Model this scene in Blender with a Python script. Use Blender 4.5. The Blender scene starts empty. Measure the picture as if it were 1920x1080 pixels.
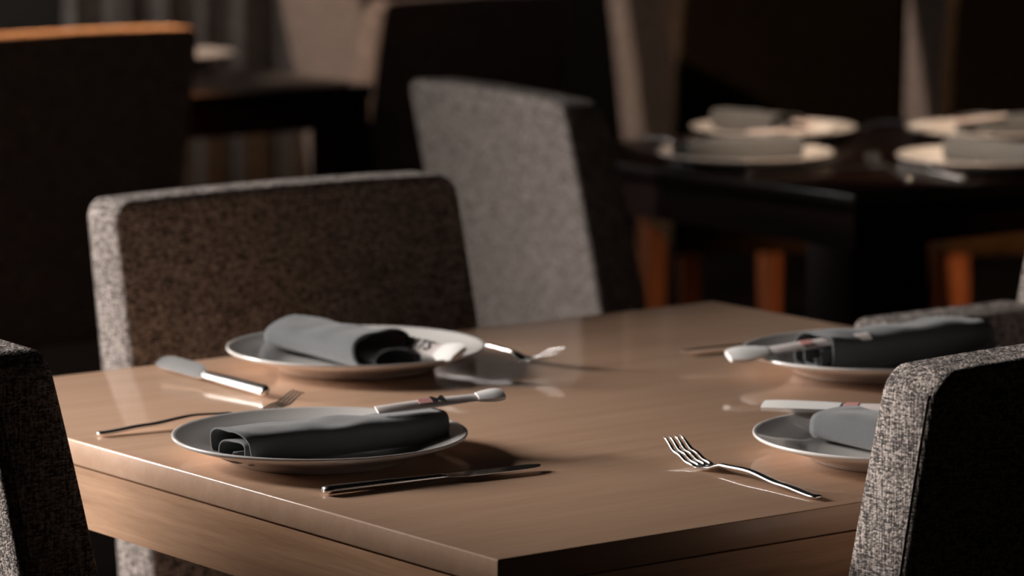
import bpy, bmesh, math, random
from mathutils import Vector, Matrix, noise
R = math.radians
random.seed(7)
scene = bpy.context.scene
COL = scene.collection

# ------------------------------------------------------------------ camera
cd = bpy.data.cameras.new('camera'); cam = bpy.data.objects.new('camera', cd); COL.objects.link(cam)
cam.location = (0, 0, 1.38); cam.rotation_euler = (R(90), 0, 0)
cd.sensor_width = 36; cd.lens = 136.9; cd.shift_y = -.5417; cd.clip_start = .05; cd.clip_end = 60
cd.dof.use_dof = True; cd.dof.focus_distance = 3.2; cd.dof.aperture_fstop = 6.3
scene.camera = cam
# ------------------------------------------------------------------ world, exposure
w = bpy.data.worlds.new('world'); scene.world = w; w.use_nodes = True
w.node_tree.nodes['Background'].inputs['Color'].default_value = (.5, .6, .75, 1)
w.node_tree.nodes['Background'].inputs['Strength'].default_value = .012
vs = scene.view_settings
vs.view_transform = 'Standard'; vs.look = 'None'; vs.exposure = 0; vs.gamma = 1; vs.use_curve_mapping = False

def area(name, loc, target, sx, sy, power, color):
    l = bpy.data.lights.new(name, 'AREA'); l.shape = 'RECTANGLE'; l.size = sx; l.size_y = sy
    l.energy = power; l.color = color
    o = bpy.data.objects.new(name, l); COL.objects.link(o); o.location = loc
    o.rotation_euler = (Vector(target) - Vector(loc)).to_track_quat('-Z', 'Y').to_euler()
    return o
def spot(name, loc, target, power, color, cone, size=.06, blend=.5):
    l = bpy.data.lights.new(name, 'SPOT'); l.energy = power; l.color = color
    l.spot_size = R(cone); l.spot_blend = blend; l.shadow_soft_size = size
    o = bpy.data.objects.new(name, l); COL.objects.link(o); o.location = loc
    o.rotation_euler = (Vector(target) - Vector(loc)).to_track_quat('-Z', 'Y').to_euler()
    return o
# daylight through the window in the left wall, and a weak one through the far right window
area('daylight_left', (-6.2, 5.85, 2.9), (0, 3.8, .8), 2.4, 2.8, 1480, (1, .94, .90))
area('fill_back_left', (-3.52, 8.9, 1.9), (0, 8.0, .8), 1.0, 1.2, 30, (1, .88, .82))  # added fill in a made-up back left window, lights the far chair edges
area('daylight_right', (3.5, 8.6, 1.7), (0, 6.6, .8), 1.2, 1.4, 1.5, (.85, .92, 1))
# warm ceiling spots at far left and over the black table, plus added fills
spot('warm_spot_back', (-.7, 7.6, 2.6), (-.85, 6.5, .88), 800, (1, .42, .16), 30)
spot('warm_fill_legs', (2.7, 6.3, .32), (.95, 7.85, .16), 110, (1, .48, .2), 26)  # low fill added to turn the far chair legs orange
spot('warm_fill_curtain', (-.7, 7.9, 2.6), (-.75, 9.9, 1.0), 45, (1, .74, .58), 60)  # fill added to lift the curtain out of the dark
spot('pale_fill_back', (-.35, 9.0, 2.7), (.85, 8.4, .75), 110, (1, .86, .82), 26)  # fill added for the thin pale edges of the two distant chairs
spot('warm_fill_side', (-2.7, 6.3, 2.5), (.75, 8.1, .8), 260, (1, .70, .52), 36)  # fill added from the left for the brown chair backs and far side panels
spot('warm_spot_table', (.35, 4.75, 2.7), (.57, 5.86, .76), 240, (1, .74, .54), 22)

# ------------------------------------------------------------------ helpers
def tag(o, label=None, cat=None, group=None, kind=None):
    if label: o['label'] = label
    if cat: o['category'] = cat
    if group: o['group'] = group
    if kind: o['kind'] = kind
    return o
def empty(name, loc=(0, 0, 0), rz=0):
    o = bpy.data.objects.new(name, None); COL.objects.link(o); o.empty_display_size = .05
    o.location = loc; o.rotation_euler = (0, 0, rz); return o
def obj(name, bm, mat, parent=None, smooth=True, angle=None):
    me = bpy.data.meshes.new(name)
    bmesh.ops.recalc_face_normals(bm, faces=bm.faces[:])
    if angle is not None:
        for e in bm.edges:
            if len(e.link_faces) == 2 and e.calc_face_angle(0) > R(angle): e.smooth = False
    for f in bm.faces: f.smooth = smooth
    bm.to_mesh(me); bm.free()
    me.materials.append(mat)
    o = bpy.data.objects.new(name, me); COL.objects.link(o)
    if parent: o.parent = parent
    return o
def copy_tree(o, parent=None):
    c = o.copy(); COL.objects.link(c); c.parent = parent
    for ch in list(o.children): copy_tree(ch, c)
    return c
def box(bm, x0, x1, y0, y1, z0, z1):
    m = Matrix.Translation(((x0+x1)/2, (y0+y1)/2, (z0+z1)/2)) @ Matrix.Diagonal((x1-x0, y1-y0, z1-z0, 1))
    return bmesh.ops.create_cube(bm, size=1, matrix=m)['verts']
def bevelled_box(x0, x1, y0, y1, z0, z1, r=.003, seg=2):
    bm = bmesh.new(); box(bm, x0, x1, y0, y1, z0, z1)
    bmesh.ops.bevel(bm, geom=bm.edges[:], offset=r, segments=seg, profile=.5, affect='EDGES')
    return bm
def tube(bm, pts, r, n=6):
    pts = [Vector(p) for p in pts]; rings = []
    for i, p in enumerate(pts):
        t = (pts[min(i+1, len(pts)-1)] - pts[max(i-1, 0)]).normalized()
        a = t.orthogonal().normalized() if i == 0 else (prev - t*prev.dot(t)).normalized()
        prev = a; b = t.cross(a)
        rings.append([bm.verts.new(p + r*(math.cos(k*2*math.pi/n)*a + math.sin(k*2*math.pi/n)*b)) for k in range(n)])
    for A, B in zip(rings, rings[1:]):
        for k in range(n): bm.faces.new((A[k], A[(k+1) % n], B[(k+1) % n], B[k]))
    bm.faces.new(rings[0]); bm.faces.new(rings[-1])
def loft(bm, rings, cap=True):
    V = [[bm.verts.new(p) for p in r] for r in rings]; n = len(V[0])
    for A, B in zip(V, V[1:]):
        for k in range(n): bm.faces.new((A[k], A[(k+1) % n], B[(k+1) % n], B[k]))
    if cap: bm.faces.new(V[0]); bm.faces.new(V[-1])
def lathe(prof, seg=96):
    bm = bmesh.new(); V = []
    for (r, z) in prof:
        if r < 1e-6: V.append([bm.verts.new((0, 0, z))])
        else: V.append([bm.verts.new((r*math.cos(k*2*math.pi/seg), r*math.sin(k*2*math.pi/seg), z)) for k in range(seg)])
    for A, B in zip(V, V[1:]):
        for k in range(seg):
            k2 = (k+1) % seg
            if len(A) == 1: bm.faces.new((A[0], B[k], B[k2]))
            elif len(B) == 1: bm.faces.new((A[k], A[k2], B[0]))
            else: bm.faces.new((A[k], A[k2], B[k2], B[k]))
    return bm

# ------------------------------------------------------------------ materials
def mat(name):
    m = bpy.data.materials.new(name); m.use_nodes = True
    nt = m.node_tree; return m, nt, nt.nodes['Principled BSDF']
def N(nt, typ, **kw):
    n = nt.nodes.new(typ)
    for k, v in kw.items():
        if k in n.inputs: n.inputs[k].default_value = v
        else: setattr(n, k, v)
    return n
def ramp(nt, stops, interp='LINEAR'):
    n = nt.nodes.new('ShaderNodeValToRGB'); cr = n.color_ramp; cr.interpolation = interp
    while len(cr.elements) < len(stops): cr.elements.new(.5)
    for e, (p, c) in zip(cr.elements, stops): e.position = p; e.color = (*c, 1)
    return n
def plain(name, col, rough=.5, metal=0, spec=.5, coat=0):
    m, nt, b = mat(name)
    b.inputs['Base Color'].default_value = (*col, 1); b.inputs['Roughness'].default_value = rough
    b.inputs['Metallic'].default_value = metal; b.inputs['Specular IOR Level'].default_value = spec
    b.inputs['Coat Weight'].default_value = coat
    return m
def coords(nt, scale, rot=(0, 0, 0)):
    t = nt.nodes.new('ShaderNodeTexCoord'); mp = nt.nodes.new('ShaderNodeMapping')
    mp.inputs['Scale'].default_value = scale; mp.inputs['Rotation'].default_value = rot
    nt.links.new(t.outputs['Object'], mp.inputs['Vector']); return mp.outputs['Vector']
def fabric(name, dark, mid, light, k=1.0, bump=.6):
    m, nt, b = mat(name); L = nt.links.new
    v1 = N(nt, 'ShaderNodeTexVoronoi', Scale=1.0, Randomness=.75); L(coords(nt, (300*k, 300*k, 520*k)), v1.inputs['Vector'])
    sep = nt.nodes.new('ShaderNodeSeparateColor'); L(v1.outputs['Color'], sep.inputs['Color'])
    n2 = N(nt, 'ShaderNodeTexNoise', Scale=1.0, Detail=3.0); L(coords(nt, (60*k, 60*k, 520*k)), n2.inputs['Vector'])
    n3 = N(nt, 'ShaderNodeTexNoise', Scale=1.0, Detail=3.0); L(coords(nt, (420*k, 420*k, 45*k)), n3.inputs['Vector'])
    a1 = N(nt, 'ShaderNodeMath', operation='MULTIPLY_ADD'); L(sep.outputs[0], a1.inputs[0]); a1.inputs[1].default_value = .46
    L(n2.outputs['Fac'], a1.inputs[2])
    a2 = N(nt, 'ShaderNodeMath', operation='ADD'); L(a1.outputs[0], a2.inputs[0]); L(n3.outputs['Fac'], a2.inputs[1])
    a3 = N(nt, 'ShaderNodeMath', operation='MULTIPLY_ADD'); L(a2.outputs[0], a3.inputs[0]); a3.inputs[1].default_value = 1.5; a3.inputs[2].default_value = -1.35
    r = ramp(nt, [(.15, dark), (.5, mid), (.85, light)]); L(a3.outputs[0], r.inputs['Fac'])
    L(r.outputs['Color'], b.inputs['Base Color'])
    h = N(nt, 'ShaderNodeMath', operation='MULTIPLY_ADD'); L(v1.outputs['Distance'], h.inputs[0]); h.inputs[1].default_value = -1.0; L(a3.outputs[0], h.inputs[2])
    bp = N(nt, 'ShaderNodeBump', Strength=bump, Distance=.0012); L(h.outputs[0], bp.inputs['Height']); L(bp.outputs['Normal'], b.inputs['Normal'])
    b.inputs['Roughness'].default_value = .95; b.inputs['Specular IOR Level'].default_value = .12
    return m
def wood(name, c0, c1, along='x', rough=.3, coat=.6, coat_rough=.07, grain=1.0, rot=0, spec=.5):
    m, nt, b = mat(name); L = nt.links.new
    sc = {'h': (4, 4, 90), 'x': (3, 55, 55), 'y': (55, 3, 55), 'z': (55, 55, 3)}[along]
    v = coords(nt, sc, (0, 0, rot))
    n1 = N(nt, 'ShaderNodeTexNoise', Scale=1.0*grain, Detail=8.0, Roughness=.62, Distortion=.35); L(v, n1.inputs['Vector'])
    sc2 = tuple(s*6 for s in sc)
    n2 = N(nt, 'ShaderNodeTexNoise', Scale=1.0, Detail=4.0); L(coords(nt, sc2), n2.inputs['Vector'])
    mx = N(nt, 'ShaderNodeMath', operation='MULTIPLY_ADD'); L(n2.outputs['Fac'], mx.inputs[0]); mx.inputs[1].default_value = .35; L(n1.outputs['Fac'], mx.inputs[2])
    r = ramp(nt, [(.42, c0), (.88, c1)]); L(mx.outputs[0], r.inputs['Fac']); L(r.outputs['Color'], b.inputs['Base Color'])
    bp = N(nt, 'ShaderNodeBump', Strength=.12, Distance=.0004); L(mx.outputs[0], bp.inputs['Height']); L(bp.outputs['Normal'], b.inputs['Normal'])
    b.inputs['Roughness'].default_value = rough; b.inputs['Specular IOR Level'].default_value = spec
    b.inputs['Coat Weight'].default_value = coat; b.inputs['Coat Roughness'].default_value = coat_rough
    return m
M = {}
M['tweed'] = fabric('heather_tweed', (.07, .06, .058), (.25, .215, .195), (.55, .475, .43), k=1.25)
M['seam'] = plain('seam_thread', (.14, .12, .11), .9, spec=.1)
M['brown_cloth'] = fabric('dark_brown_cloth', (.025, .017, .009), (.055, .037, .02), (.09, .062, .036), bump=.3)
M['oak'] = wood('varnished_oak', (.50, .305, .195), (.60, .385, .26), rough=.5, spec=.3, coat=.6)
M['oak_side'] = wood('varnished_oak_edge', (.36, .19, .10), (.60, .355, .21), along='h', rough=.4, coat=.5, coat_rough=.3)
M['walnut'] = wood('dark_stained_wood', (.006, .0025, .0015), (.012, .005, .003), rough=.3, coat=.35, coat_rough=.12)
M['walnut_side'] = plain('dark_red_stained_wood', (.020, .005, .003), .6, spec=.15)
M['leg_wood'] = wood('reddish_leg_wood', (.22, .07, .025), (.34, .12, .045), along='z', rough=.4, coat=.2)
M['steel'] = plain('polished_steel', (.90, .89, .87), .24, 1)
M['china'] = plain('white_glazed_china', (.88, .84, .80), .22, spec=.6, coat=.6); 
M['china'].node_tree.nodes['Principled BSDF'].inputs['Coat Roughness'].default_value = .05
M['paper'] = plain('white_paper', (.85, .83, .80), .7, spec=.2)
M['sleeve'] = plain('printed_sleeve_paper', (.74, .66, .63), .6, spec=.2)
M['ink'] = plain('black_ink', (.02, .02, .02), .6)
M['pink'] = plain('faded_pink_ink', (.62, .30, .28), .6)
M['stick'] = wood('pale_chopstick_wood', (.5, .36, .22), (.62, .46, .3), coat=0)
def linen():
    m, nt, b = mat('slate_linen'); L = nt.links.new
    w1 = N(nt, 'ShaderNodeTexNoise', Scale=1.0, Detail=2.0); L(coords(nt, (250, 2200, 2200)), w1.inputs['Vector'])
    w2 = N(nt, 'ShaderNodeTexNoise', Scale=1.0, Detail=2.0); L(coords(nt, (2200, 250, 250)), w2.inputs['Vector'])
    w3 = N(nt, 'ShaderNodeTexNoise', Scale=35.0, Detail=3.0); L(coords(nt, (1, 1, 1)), w3.inputs['Vector'])
    a = N(nt, 'ShaderNodeMath', operation='ADD'); L(w1.outputs['Fac'], a.inputs[0]); L(w2.outputs['Fac'], a.inputs[1])
    c = N(nt, 'ShaderNodeMath', operation='MULTIPLY_ADD'); L(w3.outputs['Fac'], c.inputs[0]); c.inputs[1].default_value = .35; L(a.outputs[0], c.inputs[2])
    r = ramp(nt, [(.0, (.050, .053, .056)), (1, (.122, .126, .130))]); r.color_ramp.elements[0].position = .9/1.6; L(c.outputs[0], r.inputs['Fac']); L(r.outputs['Color'], b.inputs['Base Color'])
    bp = N(nt, 'ShaderNodeBump', Strength=.4, Distance=.0006); L(c.outputs[0], bp.inputs['Height']); L(bp.outputs['Normal'], b.inputs['Normal'])
    b.inputs['Roughness'].default_value = .9; b.inputs['Sheen Weight'].default_value = .25; b.inputs['Specular IOR Level'].default_value = .15
    return m
M['linen'] = linen()
M['curtain'] = fabric('grey_curtain_cloth', (.09, .08, .075), (.13, .12, .11), (.18, .16, .15), k=.4, bump=.2)
M['wall'] = plain('dark_wall_paint', (.012, .010, .009), .8, spec=.2)
M['ceiling'] = plain('dark_ceiling_paint', (.015, .013, .012), .9, spec=.1)
M['floor'] = wood('dark_floor_boards', (.010, .006, .004), (.02, .012, .008), rough=.6, coat=0, spec=.2)
M['frame'] = plain('window_frame_paint', (.05, .045, .04), .5)

# ------------------------------------------------------------------ the room
def struct(name, bm, m, parent=None, smooth=False):
    o = obj(name, bm, m, parent, smooth)
    if not parent: o['kind'] = 'structure'
    return o
XL, XR, Y0, Y1, ZC = -3.4, 3.4, -1.2, 10.2, 2.8
b = bmesh.new(); box(b, XL, XR, Y0, Y1, -.1, 0); struct('floor', b, M['floor'])
b = bmesh.new(); box(b, XL, XR, Y0, Y1, ZC, ZC+.1); struct('ceiling', b, M['ceiling'])
b = bmesh.new(); box(b, XL-.12, XR+.12, Y1, Y1+.12, 0, ZC); struct('wall_back', b, M['wall'])
b = bmesh.new(); box(b, XL-.12, XR+.12, Y0-.12, Y0, 0, ZC); struct('wall_front', b, M['wall'])
def wall_open(name, x0, x1, a, c, z0, z1):
    b = bmesh.new(); box(b, x0, x1, Y0, a, 0, ZC); box(b, x0, x1, c, Y1, 0, ZC)
    box(b, x0, x1, a, c, 0, z0); box(b, x0, x1, a, c, z1, ZC); return struct(name, b, M['wall'])
b = bmesh.new()
for y0, y1 in ((Y0, 4.1), (5.3, 8.3), (9.5, Y1)): box(b, XL-.12, XL, y0, y1, 0, ZC)
for y0, y1, z0, z1 in ((4.1, 5.3, .75, 2.76), (8.3, 9.5, 1.2, 2.6)):
    box(b, XL-.12, XL, y0, y1, 0, z0); box(b, XL-.12, XL, y0, y1, z1, ZC)
struct('wall_left', b, M['wall'])
wall_open('wall_right', XR, XR+.12, 7.9, 9.3, .9, 2.5)
def window(name, x, a, c, z0, z1):
    b = bmesh.new(); t = .035
    for (y0, y1, q0, q1) in ((a, a+t, z0, z1), (c-t, c, z0, z1), (a+t, c-t, z0, z0+t), (a+t, c-t, z1-t, z1)):
        box(b, x-.03, x+.03, y0, y1, q0, q1)
    return struct(name, b, M['frame'])
window('window_1', XL-.06, 4.1, 5.3, .75, 2.76)
window('added_window', XL-.06, 8.3, 9.5, 1.2, 2.6)  # made-up window, added to hold the back left fill
window('window_2', XR+.06, 7.9, 9.3, .9, 2.5)

# ------------------------------------------------------------------ directions of the main table
TH = R(37); U = Vector((math.cos(TH), math.sin(TH), 0)); V = Vector((-math.sin(TH), math.cos(TH), 0))

# ------------------------------------------------------------------ tables
def make_table(name, cx, cy, lu, lv, top_t, apron, m_top, m_side, leg_t, inset=.0, leg_inset=.0):
    root = empty(name, (cx, cy, 0), TH); H = .75
    obj('tabletop', bevelled_box(-lu/2, lu/2, -lv/2, lv/2, H-top_t, H, .0016, 2), m_top, root)
    b = bmesh.new(); i = inset; z0, z1 = H-top_t-apron, H-top_t-.0012
    a = i + .02
    for (x0, x1, y0, y1) in ((-lu/2+i, lu/2-i, -lv/2+i, -lv/2+a), (-lu/2+i, lu/2-i, lv/2-a, lv/2-i),
                             (-lu/2+i, -lu/2+a, -lv/2+a, lv/2-a), (lu/2-a, lu/2-i, -lv/2+a, lv/2-a)):
        box(b, x0, x1, y0, y1, z0, z1)
    ap = obj('apron', b, m_side, root, smooth=False)
    li = leg_inset
    for sx in (-1, 1):
        for sy in (-1, 1):
            x = sx*(lu/2-leg_t/2-li); y = sy*(lv/2-leg_t/2-li)
            obj('leg', bevelled_box(x-leg_t/2, x+leg_t/2, y-leg_t/2, y+leg_t/2, 0, z0-.0005 if li < .02 else z1, .003), m_side, root)
    return root
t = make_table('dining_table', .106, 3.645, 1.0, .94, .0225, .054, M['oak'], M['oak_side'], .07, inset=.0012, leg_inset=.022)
tag(t, 'light brown varnished wooden table in the foreground, laid for four', 'table')
t = make_table('dining_table', .54, 5.83, .75, .75, .025, .05, M['walnut'], M['walnut_side'], .10, inset=.004, leg_inset=.0)
tag(t, 'nearly black square table behind on the right, laid with four plates', 'table')
c = Vector((-.25, 6.99, 0)) - U*.55 + V*.375
t = make_table('dining_table', c.x, c.y, 1.1, .75, .025, .05, M['walnut'], M['walnut_side'], .08, inset=.004)
tag(t, 'dark table in the far left shadow, beside the grey curtain', 'table')
TABLE3 = c

# ------------------------------------------------------------------ chairs (faces +Y, origin on the floor under the seat)
HB, W0 = .885, .455
def back_y(z):                       # local y of the centre of the back at height z
    s = max(0, (z-.36)/(HB-.36)); return -.235 - .075*s - .028*s*s
def back_mesh(W=W0):
    bm = bmesh.new()
    zb, rc = .36, .022
    T = lambda z: .086 - .022*(z-zb)/(HB-zb)
    rows = [zb + (HB-rc-zb)*i/14 for i in range(15)] + [HB-rc+rc*math.sin(R(a)) for a in (12, 24, 36, 48, 60, 70, 80, 86, 90)]
    cols = [-1, -.992, -.98, -.965, -.94, -.9, -.8, -.6, -.4, -.2, 0, .2, .4, .6, .8, .9, .94, .965, .98, .992, 1]
    def hw(z):
        h = W/2 - .004 + .004*math.cos((z-.5)*4)
        if z > HB-rc: h -= rc - math.sqrt(max(0, rc*rc-(z-(HB-rc))**2))
        return h
    r = .009
    F, B = [], []
    for z in rows:
        fr, br = [], []
        for c in cols:
            x = hw(z)*c
            crown = .004*(1-(x/(W/2))**2)*max(0, (z-zb)/(HB-zb))
            zz = z + crown
            e = min(hw(z)-abs(x), HB-z)
            th = T(z)/2 - (r - math.sqrt(max(0, r*r-(r-min(e, r))**2)))
            puff = .004*(1-c*c)*math.sin(math.pi*min(1, max(0, (z-zb)/(HB-zb))))
            y = back_y(z)
            fr.append(bm.verts.new((x, y+th+puff, zz + .16*th*0))); br.append(bm.verts.new((x, y-th-puff, zz)))
        F.append(fr); B.append(br)
    n, mth = len(rows), len(cols)
    for i in range(n-1):
        for j in range(mth-1):
            bm.faces.new((F[i][j], F[i][j+1], F[i+1][j+1], F[i+1][j]))
            bm.faces.new((B[i][j+1], B[i][j], B[i+1][j], B[i+1][j+1]))
        bm.faces.new((F[i][0], F[i+1][0], B[i+1][0], B[i][0]))
        bm.faces.new((F[i+1][-1], F[i][-1], B[i][-1], B[i+1][-1]))
    for j in range(mth-1):
        bm.faces.new((F[0][j+1], F[0][j], B[0][j], B[0][j+1]))
        bm.faces.new((F[-1][j], F[-1][j+1], B[-1][j+1], B[-1][j]))
    # seams along both side panels
    seam = []
    for sx in (-1, 1):
        for sy in (-1,):
            sb = bmesh.new()
            tube(sb, [(sx*(hw(z)+.0001), back_y(z)+sy*(T(z)/2-.0088), z) for z in rows[:16]], .0004, 5); seam.append(sb)
    return bm, seam
def rbox(x0, x1, y0, y1, z0, z1, r=.015):
    return bevelled_box(x0, x1, y0, y1, z0, z1, r, 4)
def make_chair(label, group, m=None, arms=False):
    m = m or M['tweed']
    root = empty('upholstered_chair'); tag(root, label, 'chair', group)
    obj('seat', rbox(-.213, .213, -.2, .185, .36, .475, .02), m, root)
    bb, ss = back_mesh(); bk = obj('backrest', bb, m, root)
    for sb in ss: obj('seam', sb, M['seam'], bk)
    for sx in (-1, 1):
        for y in (-.24, .16):
            bm = bmesh.new(); x = sx*.188; a = .019; d = .013; sl = -.03 if y < 0 else 0
            loft(bm, [[(x-d, y-d+sl, 0), (x+d, y-d+sl, 0), (x+d, y+d+sl, 0), (x-d, y+d+sl, 0)],
                      [(x-a, y-a, .36), (x+a, y-a, .36), (x+a, y+a, .36), (x-a, y+a, .36)]])
            obj('leg', bm, M['leg_wood'], root, smooth=False)
    if arms:
        for sx in (-1, 1):
            x0, x1 = (sx*.228, sx*.145) if sx < 0 else (.145, .228)
            obj('arm', rbox(x0, x1, -.262, -.03, .476, .757, .014), m, root)
    return root
def put(o, x, y, deg):
    o.location = (x, y, 0); o.rotation_euler = (0, 0, R(deg)); return o
ch = make_chair('grey tweed chair, right foreground, back turned, its lit edge hiding one plate', 'tweed chairs around the light wooden table')
put(ch, .286, 3.434, 37)
def chair_at(x, y, deg, label, group, src=None):
    c = copy_tree(src or ch); c['label'] = label; c['group'] = group; return put(c, x, y, deg)
G1 = 'tweed chairs around the light wooden table'; G2 = 'chairs in the dark back of the room'
chair_at(-.056, 3.987, -143, 'grey tweed chair facing us across the light table, left of centre, front in deep shadow', G1)
chair_at(-.26, 3.482, -53, 'grey tweed chair cut off by the left edge of the photo, in the foreground', G1)
ac = make_chair('tweed armchair at the right edge of the photo, dark arm behind the long napkin', G1, arms=True)
put(ac, .473, 3.958, 127)
chair_at(.28, 5.566, 29.5-90, 'tweed chair with its whole back lit, between the light and the black table', G2)
chair_at(-.925, 6.72, 37, 'black shadowed chair at top left with an orange-lit top edge', G2)
chair_at(-.278, 7.6, 37, 'dark chair behind the lit tweed chair, slanting pale left edge', G2)
chair_at(-.08, 8.25, 25-90, 'warm brown lit chair back at the top, beside the grey curtain', G2)
chair_at(.60, 8.5, -143, 'distant dark chair showing only a thin pale edge above the lit tweed chair', G2)
chair_at(1.228, 8.5, -143, 'distant dark chair showing a thin pale edge between two brown chair backs', G2)
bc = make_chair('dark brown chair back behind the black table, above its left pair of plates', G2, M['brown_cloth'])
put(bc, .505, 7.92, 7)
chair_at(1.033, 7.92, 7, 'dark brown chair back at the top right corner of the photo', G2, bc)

# ------------------------------------------------------------------ plates
prof = [(0, .0052), (.04, .0050), (.070, .0052), (.080, .0068), (.088, .0105), (.096, .0135), (.110, .0170), (.1245, .0215), (.1272, .0226),
        (.1286, .0222), (.1288, .0207), (.1275, .0192), (.112, .0140), (.094, .0085), (.082, .0036), (.079, .0006), (.077, 0), (.074, .0004), (.072, .0022), (.04, .0022), (0, .0022)]
pl0 = obj('dinner_plate', lathe(prof), M['china']); tag(pl0, cat='plate')
def plate(x, y, label, group, first=False):
    p = pl0 if first else pl0.copy()
    if not first: COL.objects.link(p)
    p.location = (x, y, .7502); p['label'] = label; p['group'] = group; return p
GP = 'white plates on the light wooden table'; GQ = 'white plates on the black table'
plate(-.167, 3.385, 'white plate nearest the front left, at the near table edge', GP, True)
plate(-.155, 3.868, 'white plate in front of the shadowed chair, with an open rolled napkin', GP)
plate(.356, 3.845, 'white plate at the far right of the light table, partly behind a long dark napkin', GP)
plate(.338, 3.385, 'white plate at right, half hidden behind the foreground tweed chair', GP)
BP = [(.34, 5.67), (.405, 6.03), (.684, 5.62), (.738, 6.02)]
for (x, y), l in zip(BP, ('nearer plate of the left pair on the black table', 'farther plate of the left pair on the black table',
                          'nearer plate of the right pair on the black table', 'farther plate of the right pair on the black table')):
    plate(x, y, l, GQ)
plate(-.655, 7.42, 'warm lit plate on the dark table by the curtain', 'plates in the far shadow')

# ------------------------------------------------------------------ napkins: a cloth rolled into a flat spiral
def napkin_mesh(seed, L=.19, a=.038, bb=.018, turns=2.4, open_end=0., inner=.30, sq=3.2, th_end=290, dirn=1):
    rnd = random.Random(seed); bm = bmesh.new()
    ns, nl = 110, 26; grid = []
    for i in range(nl+1):
        s = i/nl; row = []
        for k in range(ns+1):
            q = k/ns                                  # 0 inside .. 1 outside
            th = R(th_end) - dirn*(1-q)*turns*2*math.pi
            rad = inner + (1-inner)*q
            # outer layer pulled back at +x end
            x0 = -L/2 - .004*math.sin(th*.7+seed); x1 = L/2 - open_end*max(0, q-.55)/.45 + .003*math.sin(th+seed)
            if q > .8: x0 += .010*(q-.8)/.2*math.sin(seed*2.1)
            x = x0 + (x1-x0)*s
            e = 2/sq; cth, sth = math.cos(th), math.sin(th)
            cx = math.copysign(abs(cth)**e, cth); cz = math.copysign(abs(sth)**e, sth)
            g = 1 + .05*math.sin(6*s+seed) + .05*noise.noise(Vector((x*22, th*.6, seed)))
            y = a*rad*cx*(.96+.06*math.sin(4*s+seed*1.7))
            lift = (1-q)*turns*.0018
            z = lift + (bb-lift*.5)*rad*(1+cz*g*.98)
            if open_end: z += open_end*.16*max(0, s-.45)*q*q*max(0, cz); y += open_end*.2*max(0, s-.5)*q*q*max(0, cth)
            z += .0030*noise.noise(Vector((x*26, y*34, seed*3.)))*max(0, cz+.2)
            row.append(bm.verts.new((x, y, max(.0006, z))))
        grid.append(row)
    for i in range(nl):
        for k in range(ns):
            bm.faces.new((grid[i][k], grid[i+1][k], grid[i+1][k+1], grid[i][k+1]))
    return bm
def napkin(x, y, deg, label, group, seed, z=.7556, **kw):
    o = obj('rolled_napkin', napkin_mesh(seed, **kw), M['linen'])
    md = o.modifiers.new('cloth', 'SOLIDIFY'); md.thickness = .0016; md.offset = -1
    o.location = (x, y, z+.0005); o.rotation_euler = (0, 0, R(deg)); tag(o, label, 'napkin', group); return o
GN = 'slate napkins on the light wooden table'; GM = 'grey napkins on the black table'
napkin(-.155, 3.375, 30, 'slate napkin roll with black shaded side on the nearest left plate', GN, 1.0, L=.20)
n2 = napkin(-.170, 3.872, -52, 'pale lit napkin roll opening towards us, in front of the shadowed chair', GN, 2.3, L=.18, a=.045, bb=.0185, turns=1.75, open_end=.045, inner=.42, sq=2.4, th_end=-25, dirn=-1)
napkin(.378, 3.862, 33, 'long dark napkin roll on the far right plate, chopsticks at its left end', GN, 3.1, L=.205, a=.038, bb=.0225)
napkin(.345, 3.372, -52, 'slate napkin roll lying on the plate behind the foreground chair', GN, 4.4, L=.18)
napkin(.325, 5.670, 30, 'grey napkin roll on the nearer left plate of the black table', GM, 5.2, bb=.021)
napkin(.385, 6.035, -50, 'grey napkin roll on the farther left plate of the black table', GM, 6.6, L=.16, bb=.022, open_end=.03)
napkin(.715, 5.62, -48, 'grey napkin roll on the nearer right plate of the black table', GM, 7.7, bb=.021)
napkin(.79, 6.04, 20, 'grey napkin roll on the farther right plate of the black table', GM, 8.1, bb=.021)
napkin(-.70, 7.40, 20, 'dark napkin on the far plate by the curtain', 'napkins in the far shadow', 9.0, L=.15)

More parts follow.
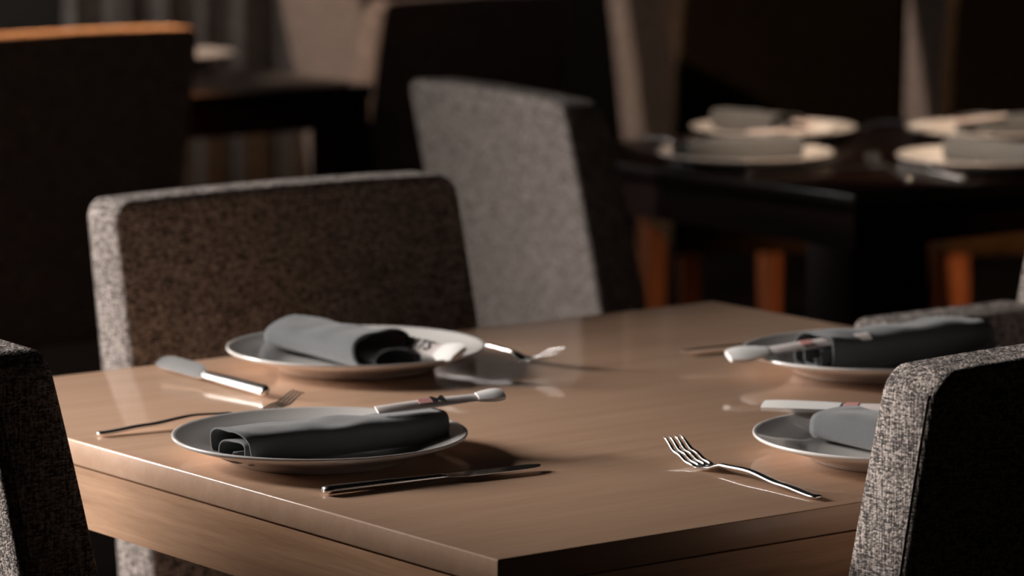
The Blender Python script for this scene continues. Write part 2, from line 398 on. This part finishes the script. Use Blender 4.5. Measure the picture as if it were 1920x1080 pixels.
# ------------------------------------------------------------------ chopstick sleeves
def text_mesh(name, body, size, m, parent, loc, rz=0):
    cu = bpy.data.curves.new(name, 'FONT'); cu.body = body; cu.size = size; cu.extrude = .0001; cu.offset = .0003
    cu.align_x = 'CENTER'; cu.align_y = 'CENTER'; cu.materials.append(m)
    tmp = bpy.data.objects.new(name, cu); COL.objects.link(tmp)
    dg = bpy.context.evaluated_depsgraph_get(); me = bpy.data.meshes.new_from_object(tmp.evaluated_get(dg))
    bpy.data.objects.remove(tmp)
    o = bpy.data.objects.new(name, me); COL.objects.link(o); o.parent = parent; o.location = loc; o.rotation_euler = (0, 0, rz); return o
def sleeve(p0, p1, label, group, body='', flare=.012, tx=.0, roll=0, wid=.0175, size=.017, capl=.030):
    """paper chopstick sleeve from p0 (hidden end) to p1 (white open end)"""
    p0, p1 = Vector(p0), Vector(p1); L = (p1-p0).length
    root = empty('chopstick_sleeve'); tag(root, label, 'chopsticks', group)
    d = (p1-p0).normalized()
    side = Vector((0, 0, 1)).cross(d).normalized(); up = d.cross(side)
    root.matrix_world = (Matrix((d, side, up)).transposed().to_4x4())
    root.location = p0
    root.rotation_mode = 'XYZ'
    if roll: root.rotation_euler = ((Matrix((d, side, up)).transposed() @ Matrix.Rotation(R(roll), 3, 'X')).to_euler())
    h = wid/2; bm = bmesh.new(); rings = []
    for s in [0, .02, .1, .3, .5, .7, .9, .98, 1]:
        x = s*(L-capl); tt = .0028*(1-.5*(abs(s-.5)*2)**4)
        rings.append([(x, -h, -.0003), (x, -h*.5, -tt), (x, h*.5, -tt), (x, h, -.0003), (x, h, .0003), (x, h*.5, tt), (x, -h*.5, tt), (x, -h, .0003)])
    loft(bm, rings); obj('sleeve', bm, M['sleeve'], root, angle=40)
    bm = bmesh.new(); rings = []
    for s, wd, tt in ((0, h*.95, .0025), (.25, h+flare*.3, .003), (.6, h+flare*.55, .0036), (.85, h+flare*.45, .0036), (1, h+flare*.15, .003)):
        x = (L-capl) + s*capl
        rings.append([(x, -wd, -tt*.5), (x, -wd*.5, -tt), (x, wd*.5, -tt), (x, wd, -tt*.5), (x, wd, tt*.5), (x, wd*.5, tt), (x, -wd*.5, tt), (x, -wd, tt*.5)])
    loft(bm, rings); e = obj('paper_end', bm, M['paper'], root, angle=50); e['label'] = 'plain white open end'
    if body:
        text_mesh('lettering', body, size, M['ink'], root, (tx, 0, .0029))
    bm = bmesh.new(); xs = tx - size*.62*(len(body)/2+.55) if body else L*.45
    box(bm, xs-.006, xs+.006, -h*.6, h*.6, .0027, .0031); obj('printed_patch', bm, M['pink'], root, smooth=False)
    return root
GS = 'paper chopstick sleeves on the light wooden table'; GT = 'paper chopstick sleeves on the black table'
sleeve((-.118, 3.392, .7905), (-.008, 3.428, .7985), 'chopstick sleeve lying on the nearest left napkin, white tip pointing right', GS, 'M', tx=.056, size=.018, roll=14, wid=.015, flare=.005, capl=.024)
sleeve((-.140, 3.887, .779), (-.052, 3.778, .777), 'printed chopstick sleeve sticking out of the open napkin roll', GS, 'NATS', tx=.075, size=.019, roll=30, wid=.02, flare=.008)
sleeve((.350, 3.815, .790), (.210, 3.78, .775), 'chopstick sleeve at the far right plate, broad white tip pointing left', GS, '', roll=-12, flare=.015, capl=.040)
sleeve((.365, 3.442, .782), (.226, 3.497, .7765), 'white paper sleeve end resting on the back rim of the plate behind the foreground chair', GS, '', roll=-12, flare=.002, capl=.072)
sleeve((.345, 5.69, .797), (.47, 5.765, .792), 'chopstick sleeve on the nearer left plate of the black table', GT)
sleeve((.42, 6.01, .784), (.49, 5.935, .779), 'chopstick sleeve on the farther left plate of the black table', GT)
sleeve((.76, 5.995, .792), (.61, 5.955, .778), 'chopstick sleeve on the farther right plate of the black table', GT)

# ------------------------------------------------------------------ cutlery (length along +x, tip at +x, origin at the handle end)
def section(x, w, z, t, n=12):
    pts = []
    for k in range(n):
        a = 2*math.pi*k/n; c, s = math.cos(a), math.sin(a)
        pts.append((x, math.copysign(abs(c)**.7, c)*w/2, z+math.copysign(abs(s)**.8, s)*t/2))
    return pts
def interp(tab, x):
    for (x0, *a), (x1, *b_) in zip(tab, tab[1:]):
        if x <= x1:
            f = (x-x0)/(x1-x0); f = f*f*(3-2*f)
            return [p+(q-p)*f for p, q in zip(a, b_)]
    return list(tab[-1][1:])
FK = [(0, .0075, .0025, .0024), (.004, .0105, .0026, .0032), (.05, .0095, .0050, .0034), (.10, .0070, .0088, .0034), (.135, .0058, .0075, .0032),
      (.150, .0150, .0036, .0026), (.160, .0225, .0026, .0022), (.172, .0240, .0046, .0020), (.190, .0235, .0105, .0018), (.210, .0220, .0205, .0013)]
def make_fork():
    root = empty('fork'); bm = bmesh.new()
    loft(bm, [section(x, *[interp(FK, x)[i] for i in (0, 1, 2)]) for x in [i*.00327 for i in range(51)]])
    obj('handle', bm, M['steel'], root)
    for k in range(4):
        bm = bmesh.new(); rings = []
        for j in range(15):
            x = .1625 + j*(.0475)/14; wd, z, tt = interp(FK, x); y = (k-1.5)*wd*.262
            ww = .0037 if j < 11 else .0037*(1-(j-10)*.15)
            rings.append([(a, y+b_, c) for a, b_, c in section(x, ww, z, tt, 8)])
        loft(bm, rings); obj('tine', bm, M['steel'], root)
    return root
def make_knife(stand=0):
    root = empty('table_knife'); bm = bmesh.new()
    H = [(0, .0085, 0, .0055), (.004, .0115, 0, .0072), (.06, .0105, 0, .0068), (.11, .0085, 0, .0052), (.118, .0080, 0, .0036)]
    loft(bm, [section(x, interp(H, x)[0], .0042, interp(H, x)[2]) for x in [i*.118/30 for i in range(31)]])
    obj('handle', bm, M['steel'], root)
    bm = bmesh.new(); rings = []
    for i in range(25):
        s = i/24; x = .117 + s*.095
        up = .0055 if s > .06 else .0035+.002*s/.06                  # spine
        dn = -(.004 + .0065*min(1, s/.15)) * (1 if s < .7 else math.sqrt(max(.0, 1-((s-.7)/.3)**2)))
        up2 = up*(1 if s < .85 else 1-.9*((s-.85)/.15)**2)
        if up2-dn < .0008: dn = up2-.0008
        rings.append([(x, up2, .0042+.0009), (x, (up2+dn)/2, .0042+.0007), (x, dn, .0042+.0002), (x, dn, .0042-.0002), (x, (up2+dn)/2, .0042-.0007), (x, up2, .0042-.0009)])
    loft(bm, rings); obj('blade', bm, M['steel'], root, angle=35)
    return root
def place(o, p, q, label, group, roll=0, z=.7503, pitch=0):
    """handle end at p, tip towards q"""
    p, q = Vector(p), Vector(q); a = math.atan2(q.y-p.y, q.x-p.x)
    o.rotation_euler = (Matrix.Rotation(a, 3, 'Z') @ Matrix.Rotation(R(-pitch), 3, 'Y') @ Matrix.Rotation(R(roll), 3, 'X')).to_euler()
    o.location = (p.x, p.y, z); tag(o, label, 'cutlery', group); return o
f0 = make_fork(); k0 = make_knife()
GF, GK = 'forks on the light wooden table', 'knives on the light wooden table'
place(f0, (.252, 3.197), (.140, 3.372), 'bright fork alone at the near table edge, left of the foreground chair', GF)
place(copy_tree(f0), (-.371, 3.487), (-.195, 3.606), 'fork reaching behind the nearest left plate, handle end at the table edge', GF)
place(copy_tree(f0), (-.082, 4.025), (.042, 3.865), 'fork with upturned tines right of the open rolled napkin', GF)
place(k0, (-.1556, 3.217), (.025, 3.329), 'dark knife in front of the nearest left plate', GK)
place(copy_tree(k0), (-.230, 3.688), (-.352, 3.865), 'bright knife at the left, between the shadowed chair and the nearest left plate', GK, roll=-48, z=.7543)
place(copy_tree(k0), (.350, 4.052), (.170, 3.938), 'dark knife whose tip shows left of the far right plate', GK)
GX = 'cutlery on the black table'
place(copy_tree(k0), (.335, 5.552), (.493, 5.62), 'knife in front of the left pair of plates on the black table', GX)
place(copy_tree(f0), (.56, 5.47), (.515, 5.72), 'fork in the middle of the black table, between the nearer plates', GX)
place(copy_tree(k0), (.636, 5.462), (.575, 5.62), 'knife in front of the right pair of plates on the black table', GX)
place(copy_tree(f0), (.200, 6.06), (.270, 5.87), 'fork at the left corner of the black table, handle lit orange', GX)
place(copy_tree(f0), (.64, 6.30), (.545, 6.16), 'fork at the far side of the black table, between the farther plates', GX)

# ------------------------------------------------------------------ curtain on the back wall
bm = bmesh.new(); xs = [(-1.15 + i*.75/120) for i in range(121)]; cols = []
for x in xs:
    y = 10.0 +   .014*math.sin(x*58) + .008*math.sin(x*131+1)
    cols.append([bm.verts.new((x, y + .01*math.sin(x*40+z*2), z)) for z in (.02, .6, 1.2, 1.8, 2.4, 2.75)])
for A, B in zip(cols, cols[1:]):
    for k in range(5): bm.faces.new((A[k], B[k], B[k+1], A[k+1]))
cu = obj('curtain', bm, M['curtain']); md = cu.modifiers.new('cloth', 'SOLIDIFY'); md.thickness = .003
tag(cu, 'grey pleated curtain hanging at the far left behind the chairs', 'curtain')
